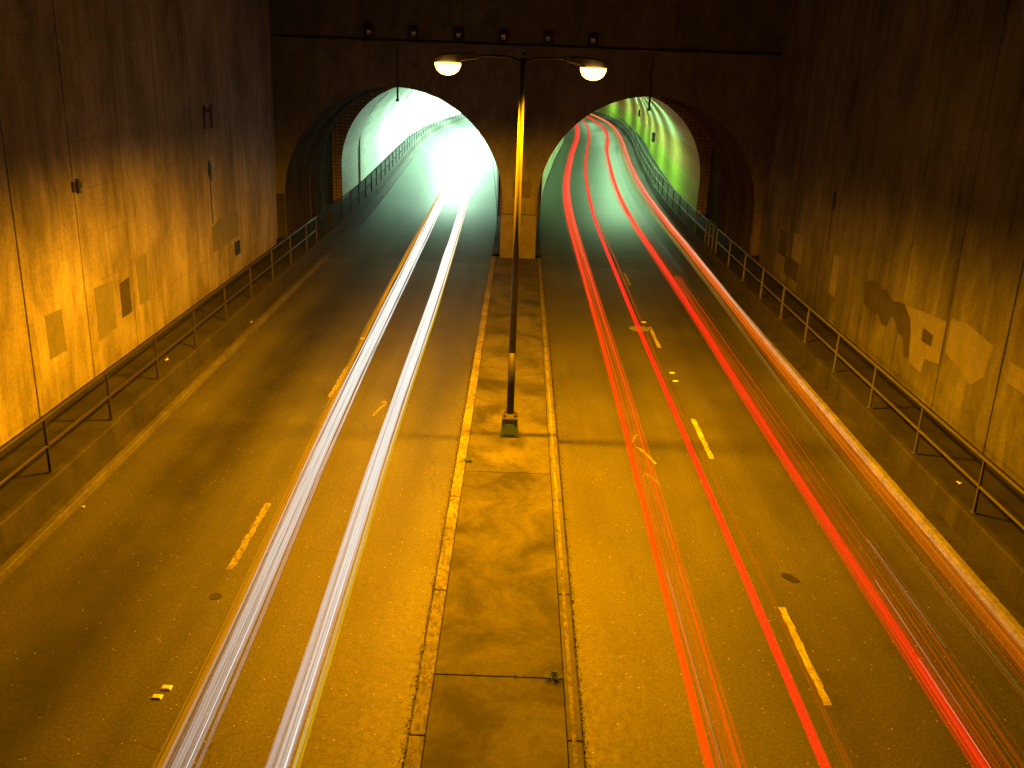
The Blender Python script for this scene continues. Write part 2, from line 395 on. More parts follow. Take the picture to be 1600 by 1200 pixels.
# ------------------------------------------------------------------ retaining walls with joints
def wall(side, mat, label):
    s = side; X = 11.1; T = .9; o = thing('retaining_wall', label, 'wall', (s * X, 20, .68))
    pts = []; y = -12.3 + .03; ys = [20.73 + 3 * k + (0 if s < 0 else -.05) for k in range(-11, 8)]
    pts.append((X, -14)); 
    for j in ys:
        if j > 43: continue
        h = .026 if j > 24 else .034
        if s > 0: h *= .8
        pts += [(X, j - h), (X + .07, j - h * .6), (X + .07, j + h * .6), (X, j + h)]
    pts += [(X, 43.2), (X + .32, 43.2), (X + .32, 45.2), (X + T, 45.2), (X + T, -14)]
    b = MB(); b.prism([(s * x, yy) for x, yy in pts], lambda p: (p[0], p[1], .3), lambda p: (p[0], p[1], 15))
    b.build('wall', mat, o)
    return o
WL = wall(-1, M_wallL, 'tall left concrete retaining wall glowing bright orange beside the white light trails')
WR = wall(1, M_wallR, 'tall right concrete retaining wall, dim and stained, beside the red light trails')
def patch(par, side, y0, z0, y1, z1, mat, poly=None, name='wall_patch', th=.006):
    X = 11.1 * side; poly = poly or [(y0, z0), (y1, z0 + random.uniform(-.02, .02)), (y1 + random.uniform(-.05, .05), z1), (y0, z1 + random.uniform(-.05, .05))]
    b = MB(); b.prism(poly, lambda p: (X + .01 * side, p[0], p[1]), lambda p: (X - side * th, p[0], p[1])); return b.build(name, mat, par)
patch(WL, -1, 25.83, 1.75, 26.5, 2.78, M_stain_dark)
patch(WL, -1, 24.25, 1.55, 25.0, 2.95, M_patch_green); patch(WL, -1, 25.03, 1.6, 25.4, 2.95, M_patch_green, th=.004)
patch(WL, -1, 21.55, 1.85, 22.4, 2.9, M_patch_green); patch(WL, -1, 27.1, 1.8, 27.9, 3.2, M_patch_green)
patch(WL, -1, 34.1, 2.0, 36.9, 3.15, M_patch_green, poly=[(34.1, 2.0), (37.4, 2.1), (37.4, 3.1), (36, 3.05), (35.9, 3.2), (34.1, 2.95)])
patch(WL, -1, 36.75, 1.4, 37.35, 1.92, M_dark, name='wall_box', th=.05)
patch(WR, 1, 24.35, 2.2, 25.0, 2.55, M_stain_dark)
patch(WR, 1, 0, 0, 0, 0, M_stain_dark, poly=[(29.6, 2.1), (29.65, 2.79), (28.9, 3.0), (28.3, 2.85), (27.9, 2.95), (27.4, 2.72), (26.9, 2.8), (26.5, 2.85), (25.95, 2.55), (25.75, 2.2), (25.6, 1.5), (25.95, 1.45), (26.2, 1.9), (26.7, 1.95), (26.9, 2.2), (27.3, 2.3), (27.5, 1.9), (27.9, 1.85), (28.3, 2.1), (28.9, 1.95)])
patch(WR, 1, 23.75, .9, 26.6, 2.75, M_patch_light, poly=[(23.75, 1.9), (23.75, 3.05), (25.2, 2.95), (26.6, 2.8), (26.6, 2.25), (25.9, 2.2), (25.5, 1.4), (24.7, 1.35), (24.6, 1.8)], th=.003)
patch(WR, 1, 21.3, 2.0, 23.5, 3.2, M_patch_light, poly=[(21.35, 2.35), (21.2, 3.15), (22.6, 3.3), (23.5, 3.2), (23.5, 2.3), (22.5, 2.15), (21.9, 1.95)])
patch(WR, 1, 18.6, 2.55, 20.3, 3.05, M_patch_light); patch(WR, 1, 36.9, 1.9, 38.2, 2.9, M_patch_light)
patch(WR, 1, 39.0, 1.7, 40.3, 2.7, M_stain_dark); patch(WR, 1, 32.4, 1.6, 33.1, 3.0, M_patch_light); patch(WR, 1, 37.0, 1.1, 39, 1.8, M_stain_dark)
for par, s, yy, zz in ((WL, -1, 34.3, 4.95), (WR, 1, 33.9, 4.75)):     # weep outlets with rust run
    b = MB(); b.lathe((0, 0, 0), [(.16, 0), (.2, .05), (.12, .06), (.1, .02)], 16, 1, 1.0)
    b.v = [(s * (11.1 - p[2] * 1.0), yy + p[0], zz + p[1] * 1.9) for p in b.v]; b.build('drain_outlet', M_dark, par)
    patch(par, s, yy - .07, zz - 1.9, yy + .07, zz - .2, M_stain_dark, name='rust_run', th=.002)
b = MB(); b.tube([(-11.04, 34.0, 6.4), (-11.04, 34.0, 7.2)], .035, 6); b.tube([(-11.04, 34.75, 6.4), (-11.04, 34.75, 7.2)], .035, 6); b.tube([(-11.04, 34.0, 6.95), (-11.04, 34.75, 6.95)], .03, 6); b.build('conduit_bracket', M_dark, WL)
b = MB(); b.box(-11.1, -11.04, 23.62, 23.70, 5.55, 5.8); b.box(-11.1, -11.02, 23.84, 23.94, 5.5, 5.85); b.box(-11.1, -11.05, 24.0, 24.1, 5.6, 5.75); b.build('joint_bracket', M_kerbplain, WL)
# low walls carrying the sidewalks
for s, lab in ((-1, 'low stepped concrete wall under the left sidewalk railing'), (1, 'low concrete wall under the right sidewalk railing')):
    o = thing('low_wall', lab, 'wall', (s * 9.3, 20, .1)); off = offL if s < 0 else offR
    b = MB()
    x0 = 9.22 if s < 0 else 9.24; x1 = 9.28 if s < 0 else 9.26
    for a, c, xf in ((YN, 20.8, x0), (20.815, 29.7, x1), (29.715, 38.9, x1 + .015), (38.915, 45, x1)):
        pr = [(s * xf, .10), (s * (xf + .015), .66), (s * (xf + .04), .70), (s * (xf + .17), .70), (s * (xf + .18), .6)]
        b.prism(pr + [(s * (xf + .18), .1)], lambda p, a=a: (p[0], a, p[1]), lambda p, c=c: (p[0], c, p[1]))
    b.build('wall_face', M_low, o)
    b = MB(); pr = [(s * 9.27, .10), (s * 9.285, .66), (s * 9.3, .70), (s * 9.46, .70), (s * 9.46, .1)]
    sheet(b, pr if s > 0 else pr[::-1], frange(45.01, YE, 2), off); b.build('tunnel_wall_face', M_low, o)
# ------------------------------------------------------------------ railings
def railing(side, ys, label, mat, off, x=9.42, dark=False):
    s = side; o = thing('railing', label, 'railing', (s * x + off(ys[0]), ys[0], .69)); first = None
    for y in ys:
        px = s * x + off(y)
        if first is None:
            b = MB(); b.tube([(px, y, .68), (px, y, 1.84)], [.04, .033], 8); b.box(px - .07, px + .07, y - .06, y + .06, .69, .71)
            first = b.build('post', mat, o, origin=(px, y, .69))
        else:
            c = first.copy(); C.objects.link(c); c.parent = o; c.location = (px - o.location.x, y - o.location.y, 0)
    yy = frange(ys[0], ys[-1], 2)
    for nm, z in (('top_rail', 1.86), ('middle_rail', 1.27)):
        b = MB(); b.tube([(s * x + off(y), y, z) for y in yy], .034 if z > 1.5 else .03, 8); b.build(nm, mat, o, smooth=True)
    return o
railing(-1, [17.72 + 3.02 * k for k in range(-8, 9)] + [44.0], 'dark metal railing on the left sidewalk outside the tunnel', M_railL, zero)
railing(-1, [46.2, 46.9, 47.7] + [50.4 + 3 * k for k in range(46)], 'dark metal railing running into the left tunnel', M_railT, offL)
railing(1, [17.43 + 3.06 * k for k in range(-8, 9)] + [44.9], 'grey metal railing on the right sidewalk outside the tunnel', M_railR, zero)
railing(1, [45.8, 46.8, 47.7] + [50.7 + 3 * k for k in range(46)], 'grey metal railing running into the right tunnel', M_railR, offR)
# ------------------------------------------------------------------ tunnel portal
CX, RO, SP, FY = 5.93, 5.13, 2.6, 45.0
P = thing('tunnel_portal', 'wide concrete portal facade with twin round arches across the road', 'portal', (0, FY, 0))
def archz(x):
    d = abs(abs(x) - CX)
    return SP + math.sqrt(max(0, RO * RO - d * d)) if d <= RO else 0
b = MB(); TOP = 9.62; xs = []
for i in range(49): a = math.pi * i / 48; xs.append(CX - RO * math.cos(a))
def strip(x0, x1, z0a, z0b): b.poly([(x0, FY, z0a), (x1, FY, z0b), (x1, FY, TOP), (x0, FY, TOP)])
for s in (-1, 1):
    for x0, x1 in zip(xs, xs[1:]): strip(s * x0, s * x1, SP if x0 == xs[0] else archz(x0), SP if x1 == xs[-1] else archz(x1))
    strip(s * (CX + RO), s * 11.42, 0, 0)
strip(-(CX - RO), CX - RO, 0, 0)
b.build('facade_wall', M_facade, P)
for s in (-1, 1):      # vault thickness behind the face, then the plain chamber and the brick ring
    pr = [(s * (CX + RO), 0), (s * (CX + RO), SP)] + [(s * (CX + RO * math.cos(math.pi * i / 40)), SP + RO * math.sin(math.pi * i / 40)) for i in range(1, 40)] + [(s * (CX - RO), SP), (s * (CX - RO), 0)]
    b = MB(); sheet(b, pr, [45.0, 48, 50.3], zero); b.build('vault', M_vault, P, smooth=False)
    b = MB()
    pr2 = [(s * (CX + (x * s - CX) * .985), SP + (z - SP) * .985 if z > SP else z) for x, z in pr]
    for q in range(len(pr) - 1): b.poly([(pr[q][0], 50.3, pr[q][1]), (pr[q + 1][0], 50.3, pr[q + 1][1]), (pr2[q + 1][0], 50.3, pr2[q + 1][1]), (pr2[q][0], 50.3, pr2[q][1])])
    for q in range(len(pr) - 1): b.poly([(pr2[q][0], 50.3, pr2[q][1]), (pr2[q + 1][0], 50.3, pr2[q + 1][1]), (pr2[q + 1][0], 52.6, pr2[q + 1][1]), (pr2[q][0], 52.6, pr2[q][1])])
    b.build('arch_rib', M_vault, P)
    b = MB(); X1 = s * 11.25
    b.poly([(X1, 52.6, 0), (X1, 57.6, 0), (X1, 57.6, 10), (X1, 52.6, 10)]); b.poly([(s * .4, 52.6, 0), (s * .4, 57.6, 0), (s * .4, 57.6, 10), (s * .4, 52.6, 10)])
    b.poly([(X1, 52.6, 9.9), (X1, 57.6, 9.9), (s * .4, 57.6, 9.9), (s * .4, 52.6, 9.9)])
    for q in range(len(pr2) - 1):
        x0, z0 = pr2[q]; x1, z1 = pr2[q + 1]
        if abs(x0 - x1) > 1e-6: b.poly([(x0, 52.6, z0), (x1, 52.6, z1), (x1, 52.6, 9.9), (x0, 52.6, 9.9)])
    b.poly([(pr2[0][0], 52.6, 0), (X1, 52.6, 0), (X1, 52.6, 9.9), (pr2[0][0], 52.6, 9.9)])
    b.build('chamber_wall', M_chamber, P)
    
b = MB(); b.box(-.86, .84, 44.66, 44.995, -.02, 2.2); b.build('pier_block', M_pier, P, bevel=.03)
b = MB(); b.box(-.82, .82, 45.0, 60, -.02, .4); b.build('pier_base', M_ledge, P)
for s in (-1, 1):
    b = MB(); b.box(min(s * 11.09, s * 11.42), max(s * 11.09, s * 11.42), 44.78, 44.995, 0.6, 2.72); b.build('side_block', M_low if s < 0 else M_brown, P, bevel=.02)
b = MB(); b.box(-.33, .48, 44.88, 44.998, 3.0, 3.72); b.build('hatch_box', M_box, P, bevel=.01)
b = MB(); b.box(-11.5, 11.5, 44.96, 45.2, 9.62, 9.70); b.build('ledge', M_upper, P, bevel=.015)
b = MB(); b.box(-12, 12, 45.12, 46.2, 9.68, 20); b.build('upper_wall', M_upper, P)
b = MB(); b.prism([(-6.7, 20), (-6.7, 10.34), (-5.75, 9.8), (5.75, 9.8), (6.7, 10.34), (6.7, 20)], lambda p: (p[0], 45.02, p[1]), lambda p: (p[0], 45.4, p[1])); b.build('raised_panel', M_upper, P)
for s in (-1, 1):      # conduit down the face that hangs past the arch crown
    b = MB(); b.tube([(s * 5.72, 44.95, 9.6), (s * 5.72, 44.95, 7.95)], .02, 6); b.tube([(s * 5.72, 44.9, 7.95), (s * 5.72, 44.9, 7.18)], .045, 8); b.box(s * 5.72 - .07, s * 5.72 + .07, 44.8, 45, 7.1, 7.2); b.build('hanging_conduit', M_dark, P)
def text(t, x, z, size, par):
    cu = bpy.data.curves.new('numeral', 'FONT'); cu.body = t; cu.size = size; cu.extrude = .006; cu.align_x = 'CENTER'
    o = bpy.data.objects.new('numeral', cu); C.objects.link(o)
    dg = bpy.context.evaluated_depsgraph_get(); me = bpy.data.meshes.new_from_object(o.evaluated_get(dg)); bpy.data.objects.remove(o)
    me.materials.append(M_dark); o = bpy.data.objects.new('numeral', me); C.objects.link(o); o.parent = par
    o.location = (x, 44.99 - FY, z); o.rotation_euler = (math.pi / 2, 0, 0)
text('1', -.27, 2.38, .34, P); text('2', .20, 2.38, .34, P)
fl = None
for k in range(6):
    x = -7 + 2 * k
    lab = 'small square recessed floodlight above the portal, ' + ['leftmost of all', 'second from the left', 'just left of the left lamp head', 'next left of the pole', 'next right of the pole', 'rightmost, nearest the right lamp head'][k]
    if fl is None:
        o = thing('floodlight', lab, 'floodlight', (x, 44.98, 10.02), 'recessed floodlights along the portal top')
        b = MB(); zz = 10.02
        for q in ((-.22, .22, -.22, -.17), (-.22, .22, .17, .22), (-.22, -.17, -.17, .17), (.17, .22, -.17, .17)): b.box(x + q[0], x + q[1], 44.82, 45.02, zz + q[2], zz + q[3])
        b.box(x - .17, x + .17, 44.98, 45.02, zz - .17, zz + .17); h1 = b.build('housing', M_dark, o)
        b = MB(); b.box(x - .09, x + .09, 44.90, 44.94, zz - .02, zz + .09); b.box(x - .07, x - .02, 44.88, 44.92, zz - .10, zz - .03); b.box(x + .03, x + .08, 44.87, 44.91, zz - .11, zz - .03); l1 = b.build('lens', M_glassdark, o); fl = (o, h1, l1)
    else:
        o = fl[0].copy(); C.objects.link(o); o.location.x = x; o['label'] = lab
        for q in fl[1:]:
            c = q.copy(); C.objects.link(c); c.parent = o
# ------------------------------------------------------------------ tunnels
def tunnel(side, label, mat, off):
    s = side; o = thing('tunnel', label, 'tunnel', (s * CX, 57.6, 0)); cx, a, h, sp = 5.95, 4.75, 4.9, 2.7
    arc = [(s * (cx + a * math.cos(math.pi * i / 36)), sp + h * math.sin(math.pi * i / 36)) for i in range(37)]
    pr = [(arc[0][0], 3.0)] ; 
    b = MB(); sheet(b, arc[4:] + [(arc[-1][0], .2)], frange(57.6, YE, 2.4), off); b.build('lining', mat, o, smooth=True)
    b = MB(); sheet(b, [(arc[0][0], 2.5)] + arc[:5], frange(57.6, YE, 2.4), off); b.build('lining_band', M_tileGlow if s > 0 else mat, o, smooth=True)  # right tube: reflection painted as a warm strip; left tube: plain lining
    b = MB(); sheet(b, [(arc[0][0], 0), (arc[0][0], 2.5)], frange(57.6, YE, 2.4), off); b.build('lower_lining', M_tileLow if s > 0 else mat, o)
    b = MB(); ring = [(arc[0][0], 0)] + arc + [(arc[-1][0], 0)]
    for (x0, z0), (x1, z1) in zip(ring, ring[1:]):
        if abs(x0 - x1) > 1e-6: b.poly([(x0, 57.6, z0), (x1, 57.6, z1), (x1, 57.6, 10), (x0, 57.6, 10)])
    xo = s * 11.25; b.poly([(arc[0][0], 57.6, 0), (xo, 57.6, 0), (xo, 57.6, 10), (arc[0][0], 57.6, 10)])
    xi = s * .4; b.poly([(arc[-1][0], 57.6, 0), (xi, 57.6, 0), (xi, 57.6, 10), (arc[-1][0], 57.6, 10)])
    b.build('brick_ring', M_brick, o)
    b = MB(); b.box(s * cx + off(YE) - 6, s * cx + off(YE) + 6, YE - .2, YE, -.2, 9); b.build('end_wall', mat, o)
    b = MB(); sheet(b, [(s * 10.66, 1.9), (s * 10.66, 1.97)], frange(58, YE, 3), off); 
    return o
TL = tunnel(-1, 'left tunnel tube flooded with white green light', M_tileL, offL)
TR = tunnel(1, 'right tunnel tube lined with lime green tile', M_tileR, offR)
def tlamps(side, ys, pw, col, off, where):
    s = side; proto = None
    for k, (y, p) in enumerate(zip(ys, pw)):
        x = s * 5.95 + off(y) + 1.15; z = 7.22
        lab = 'ceiling lamp number %d into the %s tunnel, small white housing' % (k + 1, where)
        lab = ('first' if k == 0 else 'ceiling lamp') + ''
        lab = 'white ceiling lamp in the %s tunnel, %s' % (where, ['nearest its mouth', 'second from its mouth', 'third from its mouth', 'fourth from its mouth', 'fifth from its mouth', 'third from its far end', 'second from its far end', 'nearest its far end'][k])
        o = thing('tunnel_lamp', lab, 'lamp', (x, y, z), 'ceiling lamps in the %s tunnel' % where)
        if proto is None:
            b = MB(); b.box(x - .25, x + .25, y - .7, y + .7, z, z + .12); h = b.build('housing', M_head, o)
            b = MB(); b.box(x - .22, x + .22, y - .66, y + .66, z - .07, z - .002); d = b.build('diffuser', mat_emit('tunnel_tube_' + where, col, 12), o)
            proto = (h, d)
        else:
            for q in proto: c = q.copy(); C.objects.link(c); c.parent = o
        L = bpy.data.lights.new('tunnel_light', 'AREA'); L.shape = 'RECTANGLE'; L.size = .5; L.size_y = 2; L.energy = p; L.color = col; L.spread = math.radians(160)
        lo = bpy.data.objects.new('tunnel_light', L); C.objects.link(lo); lo.parent = o; lo.location = (0, 0, -.1)
tlamps(1, [71, 84, 98, 112, 128, 146, 166, 190], [1300, 1600, 1400, 1300, 1200, 1200, 1200, 800], TUN_R, offR, 'right')
tlamps(-1, [72, 82, 93, 106, 120, 137, 158, 182], [1200, 3000, 6000, 12000, 16000, 18000, 16000, 8000], TUN_L, offL, 'left')
# fittings on the tunnel walls
o = thing('wall_conduit', 'slim green pipe with curled top on the left tunnel wall', 'pipe', (-11.1, 66, 1))
b = MB(); b.tube([(-11.03, 66, .7), (-11.02, 66, 3.4), (-10.98, 66, 4.2), (-10.8, 66.2, 4.9), (-10.6, 66.5, 5.0)], .07, 8); b.build('pipe', mat_plain('olive_pipe', (.25, .3, .02), .4), o)
b = MB(); b.tube([(-10.6, 66.5, 5.0), (-9.9, 66.5, 6.0), (-9.0, 66.5, 6.8)], .018, 5); b.build('cable', M_dark, o)
for x, y, z, lab in ((11.35, 84.5, 2.9, 'small black box on the green wall above the right tunnel railing'), (14.9, 126, 3.0, 'tiny black box farther along the right tunnel wall')):
    b = MB(); b.box(x - .12, x + .12, y - .2, y + .2, z, z + .75); b.lathe((x, y, z - .1), [(.06, 0), (.08, .1)], 8); tag(b.build('call_box', M_dark, origin=(x, y, z)), lab, 'box')
def mat_bowl():     # clear glass bowl, glowing
    t = NT('lit_sodium_bowl'); e = t.n('ShaderNodeEmission'); e.inputs[0].default_value = (1, .5, .08, 1); e.inputs[1].default_value = 16
    tr = t.n('ShaderNodeBsdfTransparent'); m = t.n('ShaderNodeMixShader'); m.inputs[0].default_value = .5
    t.l(tr.outputs[0], m.inputs[1]); t.l(e.outputs[0], m.inputs[2]); t.l(m.outputs[0], t.out.inputs[0]); return t.m
M_bowl = mat_bowl()
# ------------------------------------------------------------------ street lamp
LX, LY = -.04, 22.1
SL = thing('street_lamp', 'tall twin-armed street lamp standing on the median, both heads lit', 'street lamp', (LX, LY, .15))
b = MB(); b.frustum((LX, LY), .235, .235, .15, .185, .185, .60); b.build('base_cover', M_shoe, SL, bevel=.02)
b = MB()
b.frustum((LX, LY - .0), .15, .15, .12, .14, .14, .18)
b = MB(); b.frustum((LX, LY - .237), .13, .006, .23, .11, .006, .5); b.v = [(x, y + (z - .15) * .11, z) for x, y, z in b.v]; b.build('access_panel', M_shoe, SL)
b = MB(); b.frustum((LX, LY), .20, .20, .602, .19, .19, .64); b.frustum((LX, LY), .17, .17, .642, .11, .11, .72)
for sx in (-1, 1):
    for sy in (-1, 1): b.lathe((LX + sx * .125, LY + sy * .125, .64), [(.035, 0), (.035, .07), (.02, .09)], 8)
b.build('base_collar', M_pole, SL)
b = MB(); b.tube([(LX, LY, .7), (LX, LY, 2.3)], [.092, .088], 20); b.build('lower_pole', M_poledark, SL, smooth=True)
b = MB(); b.tube([(LX, LY, 2.3), (LX, LY, 9.1)], [.088, .058], 20); b.lathe((LX, LY, 9.1), [(.06, 0), (.06, .05), (.02, .1)], 12); b.build('pole', M_pole, SL, smooth=True)
for s, hx, dz, tilt in ((-1, 1.66, 0, .10), (1, 1.56, 0, -.02)):
    b = MB(); b.tube([(LX + s * .05, LY, 9.02), (LX + s * .35, LY, 9.1), (LX + s * 1.05, LY, 9.1)], .026, 8); b.build('arm', M_dark, SL, smooth=True)
    o = MB(); x0 = LX + s * .98; x1 = LX + s * (hx + .36)
    prof = [(x0, 9.16), (x0, 9.03), (LX + s * (hx - .32), 8.98), (LX + s * (hx - .26), 8.93), (LX + s * (hx + .30), 8.93), (x1, 8.99), (LX + s * (hx + .2), 9.1), (LX + s * (hx - .2), 9.15)]
    nb = MB(); nb.prism(prof, lambda p: (p[0], LY - .16, p[1]), lambda p: (p[0], LY + .16, p[1])); head = nb.build('lamp_head', M_head, SL, bevel=.03)
    c = LX + s * hx
    nb = MB(); nb.lathe((c, LY, 8.925), [(.29, 0), (.285, -.06), (.24, -.16), (.15, -.23), (.04, -.26)], 28, 1, .8); nb.build('glass_bowl', M_bowl, head, smooth=True)
    L = bpy.data.lights.new('sodium_light', 'SPOT'); L.spot_size = math.radians(170); L.spot_blend = .16; L.shadow_soft_size = .17; L.energy = LAMP_W_LEFT if s < 0 else LAMP_W_RIGHT; L.color = SODIUM
    lo = bpy.data.objects.new('sodium_light', L); C.objects.link(lo); lo.parent = SL
    lo.location = (c - LX, 0, 8.80 - .15); lo.rotation_euler = (0, math.radians(5 if s < 0 else -2), 0); lo.scale = (.285, 1, 1)
# ------------------------------------------------------------------ small things on the road
def marker(x, y, rot, lab, mat=M_ceramic, r=.05):
    b = MB(); b.lathe((x, y, .002), [(r * 1.15, 0), (r * 1.1, .012), (r * .8, .02), (r * .3, .024)], 14, 1.15, .8)
    o = tag(b.build('raised_marker', mat, origin=(x, y, 0), smooth=True), lab, 'road marker', 'raised lane markers')
def blockmarker(x, y, lab):
    b = MB(); b.frustum((x, y), .085, .065, .002, .055, .04, .03); tag(b.build('raised_marker', M_ceramic, origin=(x, y, 0), bevel=.008), lab, 'road marker', 'raised lane markers')
blockmarker(-4.98, 11.82, 'farther pale block marker of the pair low in the left road')
blockmarker(-5.04, 11.60, 'nearer pale block marker of the pair low in the left road')
marker(4.95, 28.1, 0, 'farther white round marker of the pair on the right road', r=.07); marker(4.93, 27.3, 0, 'nearer white round marker of the pair on the right road', r=.07)
marker(-5.1, 30.6, 0, 'single white round marker left of the white light trails', r=.07)
marker(4.78, 34.15, 0, 'white marker touching the rim of the pale manhole', r=.08)
def manhole(x, y, r, lab, mat, holes=True):
    o = thing('manhole_cover', lab, 'manhole cover', (x, y, 0))
    b = MB(); b.lathe((x, y, .001), [(r, 0), (r, .006), (r * .9, .008)], 32); b.build('rim', M_iron, o)
    b = MB(); b.lathe((x, y, .0095), [(r * .86, 0), (r * .86, .003)], 32)
    b.build('lid', mat, o)
    if holes:
        b = MB()
        for k in range(-3, 4):
            L = math.sqrt(max(0, (r * .8) ** 2 - (k * r * .22) ** 2)); b.box(x - L, x + L, y + k * r * .22 - .012, y + k * r * .22 + .012, .0127, .018)
            b.box(x + k * r * .22 - .012, x + k * r * .22 + .012, y - L, y + L, .0127, .0165)
        b.build('grip_pattern', M_iron if mat != M_iron else M_ironpale, o)
manhole(4.5, 33.2, .42, 'pale grey round manhole cover under the red trails beside the lane dash', M_ironpale)
b = MB(); pl = [(-.13, .12), (-.06, .17), (.05, .12), (.14, -.02), (.17, -.15), (.12, -.12), (.11, -.2), (.06, -.15), (.02, -.17), (-.07, -.06), (-.14, .04)]
b.prism([(5.33 + x, 15.75 + y) for x, y in pl], lambda p: (p[0], p[1], .002), lambda p: (p[0], p[1], .012))
tag(b.build('tar_patch', M_iron, origin=(5.33, 15.75, 0)), 'small black ragged tar patch on the right road above the long dash', 'tar patch')
b = MB(); b.lathe((-5.04, 14.37, .001), [(.11, 0), (.105, .008), (.09, .004)], 24); tag(b.build('valve_cap', M_ledge, origin=(-5.04, 14.37, 0)), 'small round valve cap set in the left road', 'valve cap')
# gravel and dirt gathered against the median kerbs
b = MB()
for x0, sg, n in ((-1.25, -1, 5200), (1.15, 1, 4200)):
    for _ in range(n):
        y = random.uniform(7, 30); x = x0 + sg * (.015 + min(.16, random.expovariate(28))); r = random.uniform(.003, .012); q = random.uniform(0, 6.28)
        p = [(x + r * math.cos(q + k * 2.1) * random.uniform(.6, 1.4), y + r * math.sin(q + k * 2.1) * random.uniform(.6, 1.4), .003) for k in range(3)]; ap = (x, y, .003 + r * .9)
        b.poly([p[0], p[1], ap]); b.poly([p[1], p[2], ap]); b.poly([p[2], p[0], ap])
tag(b.build('kerb_grit', M_litter), kind='stuff'); 
def tuft(x, y, n, h, lab):
    b = MB()
    for _ in range(n):
        q = random.uniform(0, 6.28); L = h * random.uniform(.5, 1.2); r0 = random.uniform(0, .05); bx, by = x + r0 * math.cos(q) * 1.5, y + r0 * math.sin(q)
        tx, ty = bx + L * math.cos(q) * .9, by + L * math.sin(q) * .7; w_ = .006; nx, ny = -math.sin(q) * w_, math.cos(q) * w_
        mx, my = (bx + tx) / 2, (by + ty) / 2
        b.poly([(bx - nx, by - ny, .15), (bx + nx, by + ny, .15), (mx + nx, my + ny, .15 + L * .55), (mx - nx, my - ny, .15 + L * .55)])
        b.poly([(mx - nx, my - ny, .15 + L * .55), (mx + nx, my + ny, .15 + L * .55), (tx, ty, .15 + L * .45)])
    tag(b.build('weed', M_green, origin=(x, y, .15)), lab, 'weed')
tuft(.80, 12.2, 46, .13, 'green grass tuft at the right end of the near median joint')
tuft(-.98, 20.3, 60, .12, 'low dark weed on the left median kerb in front of the lamp')
for i, x in enumerate((-.45, -.1, .2, .35)):
    tuft(x, 12.2, 7, .035, 'tiny sprout in the near median joint, %s' % ['leftmost of four', 'second from left', 'third from left', 'beside the grass tuft'][i])
for x, y, z, lab in ((-9.15, 31.6, .15, 'white scrap lying on the ledge by the left low wall'), (-9.75, 25.4, .68, 'crumpled pale scrap on the left sidewalk'), (-8.75, 17.6, .003, 'tiny white scrap by the left kerb'), (9.75, 18.9, .68, 'thin pale scrap on the right sidewalk')):
    b = MB(); pts = [(x + random.uniform(-.08, .08), y + random.uniform(-.12, .12), z + random.uniform(.006, .05)) for _ in range(6)]
    for k in range(4): b.poly([pts[k], pts[k + 1], pts[(k + 2) % 6]])
    tag(b.build('litter', M_white, origin=(x, y, z)), lab, 'litter')
# ------------------------------------------------------------------ light trails: exposure streaks of moving lamps, built as glowing tubes at lamp height
def mat_trail(name, col, stops, farcol=None, noise=.5, gain=1.0, far=None):
    # stops: (y, opacity of the streak); gain / far: brightness outside and deep in the tunnel
    t = NT(name); ge = t.n('ShaderNodeNewGeometry'); sp = t.n('ShaderNodeSeparateXYZ'); t.l(ge.outputs['Position'], sp.inputs[0])
    fc = t.n('ShaderNodeFloatCurve'); cv = fc.mapping.curves[0]
    pts = [((y + 5) / 225, s) for y, s in stops]
    while len(cv.points) < len(pts): cv.points.new(.5, .5)
    for p, q in zip(cv.points, pts): p.location = q; p.handle_type = 'VECTOR'
    fc.mapping.update(); t.l(t.mr(sp.outputs[1], -5, 220), fc.inputs['Value'])
    m = t.n('ShaderNodeMapping'); m.inputs['Scale'].default_value = (22, .25, 22); t.l(ge.outputs['Position'], m.inputs[0])
    st = t.math('MULTIPLY', fc.outputs[0], t.mr(t.noise(m.outputs[0], 1, 3, .6), .3, .7, 1 - noise, 1 + noise))
    sn = t.n('ShaderNodeSeparateXYZ'); t.l(ge.outputs['Normal'], sn.inputs[0])      # the streak is brightest on its upper side
    st = t.math('MULTIPLY', t.math('MULTIPLY', st, t.mr(sn.outputs[2], .05, .75, 0, 1.8)), t.math('SUBTRACT', 1, ge.outputs['Backfacing']))
    e = t.n('ShaderNodeEmission'); t.l(t.mr(sp.outputs[1], 20, 100, gain, far or gain), e.inputs[1])
    if farcol: t.l(t.mix(t.mr(sp.outputs[1], 30, 62), col, farcol), e.inputs[0])
    else: e.inputs[0].default_value = tuple(col) + (1,)
    a = t.n('ShaderNodeMixShader'); tr = t.n('ShaderNodeBsdfTransparent'); t.l(st, a.inputs[0]); t.l(tr.outputs[0], a.inputs[1]); t.l(e.outputs[0], a.inputs[2]); t.l(a.outputs[0], t.out.inputs[0])
    return t.m
